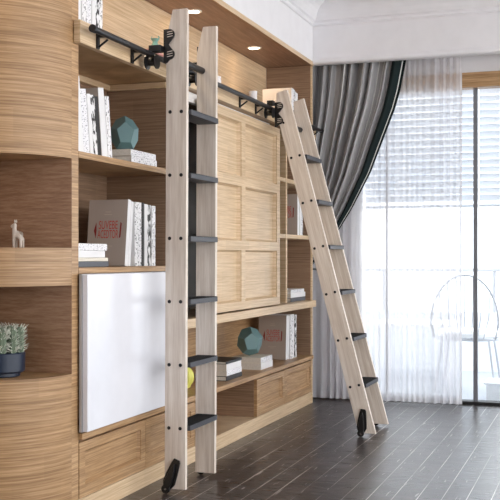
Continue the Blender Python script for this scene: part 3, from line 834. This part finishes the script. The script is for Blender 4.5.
def figurine():
    # a small long-necked animal; faces left as seen from the room (towards -X)
    v = [(0.004, 0, 0.060), (-0.012, 0, 0.063), (0.018, 0, 0.060),            # 0 body mid,1 shoulders,2 rump
         (-0.016, 0, 0.086), (-0.012, 0, 0.106), (-0.024, 0, 0.097), (-0.032, 0, 0.092),   # neck, head top, muzzle
         (-0.013, -0.009, 0.034), (-0.013, -0.009, 0.006), (-0.013, 0.009, 0.034), (-0.013, 0.009, 0.006),
         (0.019, -0.009, 0.034), (0.019, -0.009, 0.006), (0.019, 0.009, 0.034), (0.019, 0.009, 0.006)]
    e = [(0, 1), (0, 2), (1, 3), (3, 4), (4, 5), (5, 6), (1, 7), (7, 8), (1, 9), (9, 10), (2, 11), (11, 12), (2, 13), (13, 14)]
    r = [0.014, 0.014, 0.013, 0.009, 0.009, 0.008, 0.006] + [0.0062, 0.0058] * 4
    o = skin('animal_figurine', v, e, r, STONE, 'small pale ceramic long-necked animal standing in the upper corner niche', 'figurine', (-2.262, 3.555, 1.1372))
    zmin = min(q.co.z for q in o.data.vertices); o.location.z = 1.1374 - zmin
    for sg in (-1, 1):
        ear = bmesh.new(); lathe(ear, [(0.003, 0), (0.0035, 0.006), (0.001, 0.013)], -0.010, sg * 0.006, 0.112 - 0.002, seg=8)
        ob = obj('ear', ear, STONE, o, local=True)
figurine()

# spiky cactus in a navy pot, lower corner niche
cxp, cyp, czp = -2.290, 3.480, 0.6184
cp = thing('potted_cactus', 'spiky grey-green cactus in a navy pot in the lower corner niche', 'plant', (cxp, cyp, czp))
obj('saucer', lathe(bmesh.new(), [(0.070, 0.0), (0.074, 0.004), (0.074, 0.016)], cxp, cyp, czp, seg=40), NAVY, cp, smooth=True)
obj('pot', lathe(bmesh.new(), [(0.086, 0.0165), (0.094, 0.024), (0.096, 0.094), (0.092, 0.098), (0.086, 0.098), (0.084, 0.085)], cxp, cyp, czp, seg=64, ribs=30, amp=-0.02), NAVY, cp, smooth=True)
obj('soil', lathe(bmesh.new(), [(0.083, 0.07), (0.083, 0.088)], cxp, cyp, czp, seg=24), plain('soil', (70, 58, 48), 0.9), cp)
stems = [(0, 0, 0.135)] + [(0.036 * math.cos(a), 0.036 * math.sin(a), 0.13) for a in [k * PI / 3 for k in range(6)]] + [(0.068 * math.cos(a), 0.068 * math.sin(a), 0.122) for a in [k * 2 * PI / 11 + .2 for k in range(11)]]
stems = [(a * 1.12, b * 1.12, h + 0.028 + random.uniform(-0.012, 0.012)) for a, b, h in stems]
for i, (a, b, h) in enumerate(stems):
    bm = bmesh.new()
    top = 0.088 + h - 0.045
    prf = [(0.010, 0.084), (0.014, 0.10), (0.016, top - 0.02), (0.013, top - 0.006), (0.005, top)]
    lathe(bm, prf, cxp + a, cyp + b, czp, seg=14, ribs=7, amp=-0.2)
    st = obj('cactus_stem', bm, CACT, cp, smooth=True)
    bm = bmesh.new()
    for q in range(60):
        an = random.uniform(0, 2 * PI); zz = random.uniform(0.098, top)
        tilt = random.uniform(0.15, 0.9) + (0.5 if zz > top - 0.02 else 0)
        p0 = Vector((cxp + a + 0.014 * math.cos(an), cyp + b + 0.014 * math.sin(an), czp + zz))
        d = Vector((math.cos(an), math.sin(an), tilt)).normalized()
        ln_ = random.uniform(0.016, 0.03)
        tube(bm, [p0, p0 + d * ln_], 0.0012, 3, radii=[0.0021, 0.0005])
    obj('spines', bm, SPINE, st)['kind'] = 'stuff'

# ------------------------------------------------------------------ curtains
def interp(tab, z):
    for (z0, x0), (z1, x1) in zip(tab, tab[1:]):
        if z1 <= z <= z0:
            f = (z0 - z) / (z0 - z1); return x0 + (x1 - x0) * f
    return tab[-1][1]
DY = 7.40
edge = [(2.62, -1.372), (2.56, -1.379), (2.35, -1.42), (2.21, -1.46), (1.98, -1.55), (1.735, -1.645), (1.47, -1.785), (1.32, -1.88), (1.20, -1.965), (1.08, -2.06), (1.0, -2.13), (0.90, -2.16), (0.6, -2.15), (0.02, -2.15)]
left = [(2.62, -2.40), (2.0, -2.40), (1.3, -2.38), (1.08, -2.33), (1.0, -2.33), (0.8, -2.37), (0.02, -2.40)]
def drape():
    t = thing('curtain', 'grey satin drape with dark green border swept back beside the bookcase', 'curtain', (-2.40, DY, 0.02))
    n, m = 300, 90
    nf = 12.5
    def pt(s, z):
        xl, xr = interp(left, z), interp(edge, z)
        sw = s + 0.012 * math.sin(2 * PI * nf * s * 0.53 + 1)
        wdt = (xr - xl)
        k = 0.030 + 0.014 * math.sin(s * 17 + z * 1.1)
        k *= min(1.0, 0.12 + wdt / 0.9)
        ph = 2 * PI * nf * sw + 0.5 * math.sin(z * 1.6 + s * 5)
        yv = DY + k * (math.sin(ph) + 0.28 * math.sin(2 * ph + 1.1)) * 0.95
        xv = xl + wdt * s + k * 0.25 * math.cos(ph) * min(1, (1 - s) * 12)
        return (xv, yv, z)
    zs_ = [2.62 - (2.62 - 0.02) * j / m for j in range(m + 1)]
    def strip(s0, s1, cnt, dy=0.0):
        bm = bmesh.new()
        g = [[bm.verts.new(Vector(pt(s0 + (s1 - s0) * i / cnt, z)) + Vector((0, dy, 0))) for i in range(cnt + 1)] for z in zs_]
        for a, b in zip(g, g[1:]):
            for i in range(cnt): bm.faces.new((a[i], a[i + 1], b[i + 1], b[i]))
        return bm
    o = obj('cloth', strip(0, 0.905, 270), DRAPE, t, smooth=True)
    for q in range(2):
        pass
    b = obj('border', strip(0.905, 0.968, 14), GREEN, t, smooth=True, label='dark green border')
    obj('piping', strip(0.968, 0.976, 3), STRIPE, b, smooth=True)
    obj('border', strip(0.976, 1.0, 8), GREEN, t, smooth=True, label='narrow dark green outer border')
    # slim pale lines down the cloth
    for s in (0.18, 0.36, 0.55, 0.70, 0.80, 0.845):
        obj('pale_line', strip(s, s + 0.005, 2, -0.0012), STRIPE, o, smooth=True)
    return t
drape()
tb = thing('tieback', 'dark cord tieback holding the grey drape to the side wall', 'tieback', (-2.42, DY, 1.05))
pts = [(-2.435, DY + 0.02, 1.13)] + [(-2.235 + 0.205 * math.cos(a), DY + 0.036 * math.copysign(abs(math.sin(a)) ** 0.5, math.sin(a)), 1.03 - 0.03 * math.cos(a)) for a in [PI * 0.9 - k * PI * 1.8 / 20 for k in range(21)]] + [(-2.435, DY - 0.03, 1.13)]
obj('cord', tube(bmesh.new(), pts, 0.006, 10), ROPE, tb, smooth=True)

def sheer():
    t = thing('sheer_curtain', 'white sheer curtain hanging full length over the window', 'curtain', (-2.4, 7.47, 0.012))
    n = 420
    x0, x1 = -2.40, -0.975
    def yy(s, z):
        f = 26
        ph = 2 * PI * f * (s + 0.018 * math.sin(9 * s) + 0.010 * math.sin(31 * s + 2))
        amp = 0.013 + 0.007 * math.sin(s * 23)
        return 7.475 + amp * math.sin(ph) * (0.75 + 0.25 * (1 - z / 2.6)) + 0.004 * math.sin(3 * z + 40 * s)
    zs_ = [2.66 - (2.66 - 0.012) * j / 24 for j in range(25)]
    bm = bmesh.new()
    g = [[bm.verts.new((x0 + (x1 - x0) * i / n, yy(i / n, z), z)) for i in range(n + 1)] for z in zs_]
    for a, b in zip(g, g[1:]):
        for i in range(n): bm.faces.new((a[i], a[i + 1], b[i + 1], b[i]))
    o = obj('voile', bm, SHEER, t, smooth=True)
    # gathered bunch at the left end
    bm = bmesh.new(); xg = -1.80
    g = [[bm.verts.new((x0 + (xg - x0) * i / 160, 7.518 + 0.013 * math.sin(2 * PI * 15 * i / 160 + 0.5 * math.sin(i * 0.13)), z)) for i in range(161)] for z in zs_]
    for a, b in zip(g, g[1:]):
        for i in range(160): bm.faces.new((a[i], a[i + 1], b[i + 1], b[i]))
    obj('gathered_edge', bm, sheer_mat(0.85), t, smooth=True)
    # hems: right edge and foot
    bm = bmesh.new()
    g = [[bm.verts.new((x1 + 0.001 - 0.016 * (1 - q), yy(1, z) - 0.003 + 0.004 * q, z)) for q in (0, 0.5, 1)] for z in zs_]
    for a, b in zip(g, g[1:]):
        for i in range(2): bm.faces.new((a[i], a[i + 1], b[i + 1], b[i]))
    obj('side_hem', bm, sheer_mat(0.8), t, smooth=True)
    bm = bmesh.new()
    g = [[bm.verts.new((x0 + (x1 - x0) * i / n, yy(i / n, z) - 0.002, z)) for i in range(n + 1)] for z in (0.075, 0.012)]
    for i in range(n): bm.faces.new((g[0][i], g[0][i + 1], g[1][i + 1], g[1][i]))
    obj('bottom_hem', bm, SHEER, t, smooth=True)
sheer()
ctk = thing('curtain_track', 'white ceiling curtain track hidden behind the valance', 'track', (-2.4, 7.44, 2.68))
obj('channel', box(-2.42, 3.1, 7.36, 7.50, 2.67, 2.69), WHITE, ctk)

# ------------------------------------------------------------------ blinds outside the panes
def blind(x0, x1, label):
    t = thing('venetian_blind', label, 'blind', ((x0 + x1) / 2, 7.74, 1.50), group='venetian blinds outside the window')
    obj('head_rail', box(x0, x1, 7.715, 7.765, 2.375, 2.415, bev=0.003), SLAT, t)
    bm = bmesh.new()
    z = 2.352
    while z > 1.53:
        a = math.radians(-64)
        dy, dz = 0.0245 * math.cos(a), 0.0245 * math.sin(a)
        prism(bm, [(7.74 - dy, z - dz), (7.74 + dy, z + dz), (7.74 + dy - 0.001, z + dz + 0.0012), (7.74 - dy - 0.001, z - dz + 0.0012)], 'x', x0, x1)
        z -= 0.0535
    obj('slats', bm, SLAT, t)
    obj('bottom_rail', box(x0, x1, 7.725, 7.755, 1.480, 1.500, bev=0.003), SLAT, t)
    for xx in (x0 + 0.12, x1 - 0.12):
        obj('lift_cord', tube(bmesh.new(), [(xx, 7.74, 1.50), (xx, 7.74, 2.375)], 0.0015, 6), SLAT, t)
blind(-1.76, -0.905, 'white venetian blind half lowered behind the sheer curtain')
blind(-0.88, 0.44, 'white venetian blind half lowered right of the grey window post')

# ------------------------------------------------------------------ balcony and beyond
struct('floor_balcony', box(-4.0, 5.0, 7.70, 10.2, -0.14, -0.03), CONC, label='pale balcony paving outside the window')
struct('wall_parapet', box(-4.0, 5.0, 10.05, 10.2, -0.03, 0.55), PARA, label='low pale balcony parapet')
br = thing('balcony_railing', 'slim white railing along the balcony parapet', 'railing', (0, 10.1, 0.55))
obj('handrail', box(-3.9, 4.9, 10.08, 10.14, 0.955, 0.985, bev=0.004), WIRE, br)
for k in range(6):
    x = -3.2 + k * 1.1
    obj('post', box(x - 0.015, x + 0.015, 10.09, 10.13, 0.551, 0.9545), WIRE, br)
# hoop-backed wire chair
def wire_chair(x, y, label):
    z = -0.03
    t = thing('wire_chair', label, 'chair', (x, y, z))
    R_ = 0.275
    hoop = [(x + R_ * math.cos(a), y - 0.20 + 0.05 * math.sin(a), 0.55 + 0.40 * math.sin(a) if math.sin(a) > 0 else 0.55 + 0.0) for a in [PI * k / 24 for k in range(25)]]
    hoop = [(x + R_ - 0.03, y - 0.16, 0.42)] + hoop + [(x - R_ + 0.03, y - 0.16, 0.42)]
    obj('hoop', tube(bmesh.new(), hoop, 0.009, 10), WIRE, t, smooth=True)
    for k in range(7):
        u = -0.75 + 0.25 * k
        zt = 0.55 + 0.40 * math.sqrt(max(0, 1 - u * u))
        obj('rod', tube(bmesh.new(), [(x + u * R_ * 0.72, y - 0.14, 0.42), (x + u * R_ * 0.95, y - 0.18, 0.60), (x + u * R_, y - 0.185, zt - 0.006)], 0.0045, 8), WIRE, t, smooth=True)
    obj('seat_ring', tube(bmesh.new(), [(x + 0.26 * math.cos(a), y + 0.08 + 0.24 * math.sin(a), 0.412) for a in [2 * PI * k / 28 for k in range(29)]], 0.010, 8), WIRE, t, smooth=True)
    obj('cushion', lathe(bmesh.new(), [(0.22, 0), (0.25, 0.012), (0.255, 0.04), (0.24, 0.06), (0.15, 0.068)], x, y + 0.08, 0.422, seg=36), CUSH, t, smooth=True)
    for sx in (-1, 1):
        for sy in (-0.12, 0.28):
            obj('leg', tube(bmesh.new(), [(x + sx * 0.19, y + sy, 0.405), (x + sx * 0.25, y + sy + (0.04 if sy > 0 else -0.04), z)], 0.009, 8), WIRE, t, smooth=True)
wire_chair(-1.07, 8.55, 'hoop-backed wire chair with white cushion out on the balcony')
pt_ = thing('balcony_table', 'low white table on the balcony beyond the wire chair', 'table', (-1.45, 9.3, -0.03))
obj('table_top', box(-2.0, -1.25, 9.0, 9.6, 0.46, 0.50, bev=0.005), CUSH, pt_)
for sx in (-1.94, -1.31):
    for sy in (9.06, 9.54):
        obj('leg', box(sx - 0.02, sx + 0.02, sy - 0.02, sy + 0.02, -0.03, 0.4595), CUSH, pt_)
pb_ = thing('planter_box', 'low white planter box on the balcony by the window post', 'planter', (-0.62, 8.15, -0.03))
bm = box(-0.86, -0.36, 8.02, 8.32, -0.0295, 0.10, bev=0.004)
obj('box_body', bm, CUSH, pb_)
obj('rim', box(-0.875, -0.345, 8.005, 8.335, 0.1005, 0.115, bev=0.003), CUSH, pb_)
def building(x0, x1, y0, h, mat, cols, rows, label):
    t = thing('street_building', label, 'building', ((x0 + x1) / 2, y0, -12), group='buildings across the street')
    obj('block', box(x0, x1, y0, y0 + 8, -12, h), mat, t)
    obj('roof', box(x0 - 0.3, x1 + 0.3, y0 - 0.3, y0 + 8.3, h + 0.001, h + 0.4), mat, t)
    cw = (x1 - x0) / cols
    for i in range(cols):
        for j in range(rows):
            zc = h - 1.6 - 2.8 * j
            f = obj('window', box(x0 + cw * (i + 0.22), x0 + cw * (i + 0.78), y0 - 0.05, y0 - 0.001, zc - 0.8, zc + 0.7), BWIN, t)
building(-11.5, -6.2, 40, 6.0, BUILD1, 4, 4, 'pale apartment block across the street behind the sheer curtain')
building(-5.4, -4.2, 34, 8.5, BUILD2, 2, 5, 'bluish narrow tower seen beside the grey window post')
building(-3.6, -0.4, 44, 5.0, BUILD2, 4, 4, 'bluish block across the street at the open end of the window')

# ------------------------------------------------------------------ light
w = bpy.data.worlds.new('sky'); scene.world = w; w.use_nodes = True
nt = w.node_tree; bg = nt.nodes['Background']
tc = nt.nodes.new('ShaderNodeTexCoord'); sp = nt.nodes.new('ShaderNodeSeparateXYZ'); nt.links.new(tc.outputs['Generated'], sp.inputs[0])
r = nt.nodes.new('ShaderNodeValToRGB'); r.color_ramp.elements[0].position = 0.0; r.color_ramp.elements[1].position = 0.6
r.color_ramp.elements[0].color = (1.0, 0.985, 0.97, 1); r.color_ramp.elements[1].color = (0.95, 0.97, 1.0, 1)
nt.links.new(sp.outputs['Z'], r.inputs['Fac']); nt.links.new(r.outputs['Color'], bg.inputs['Color'])
bg.inputs['Strength'].default_value = 1.5

# ------------------------------------------------------------------ camera
cam = bpy.data.cameras.new('camera'); cam.lens = 72; cam.sensor_width = 36; cam.sensor_fit = 'HORIZONTAL'
cam.shift_y = 7 / 500
co = bpy.data.objects.new('camera', cam); C.objects.link(co)
co.location = (0, 0, 1.1); co.rotation_euler = (PI / 2, 0, math.atan(0.352))
scene.camera = co
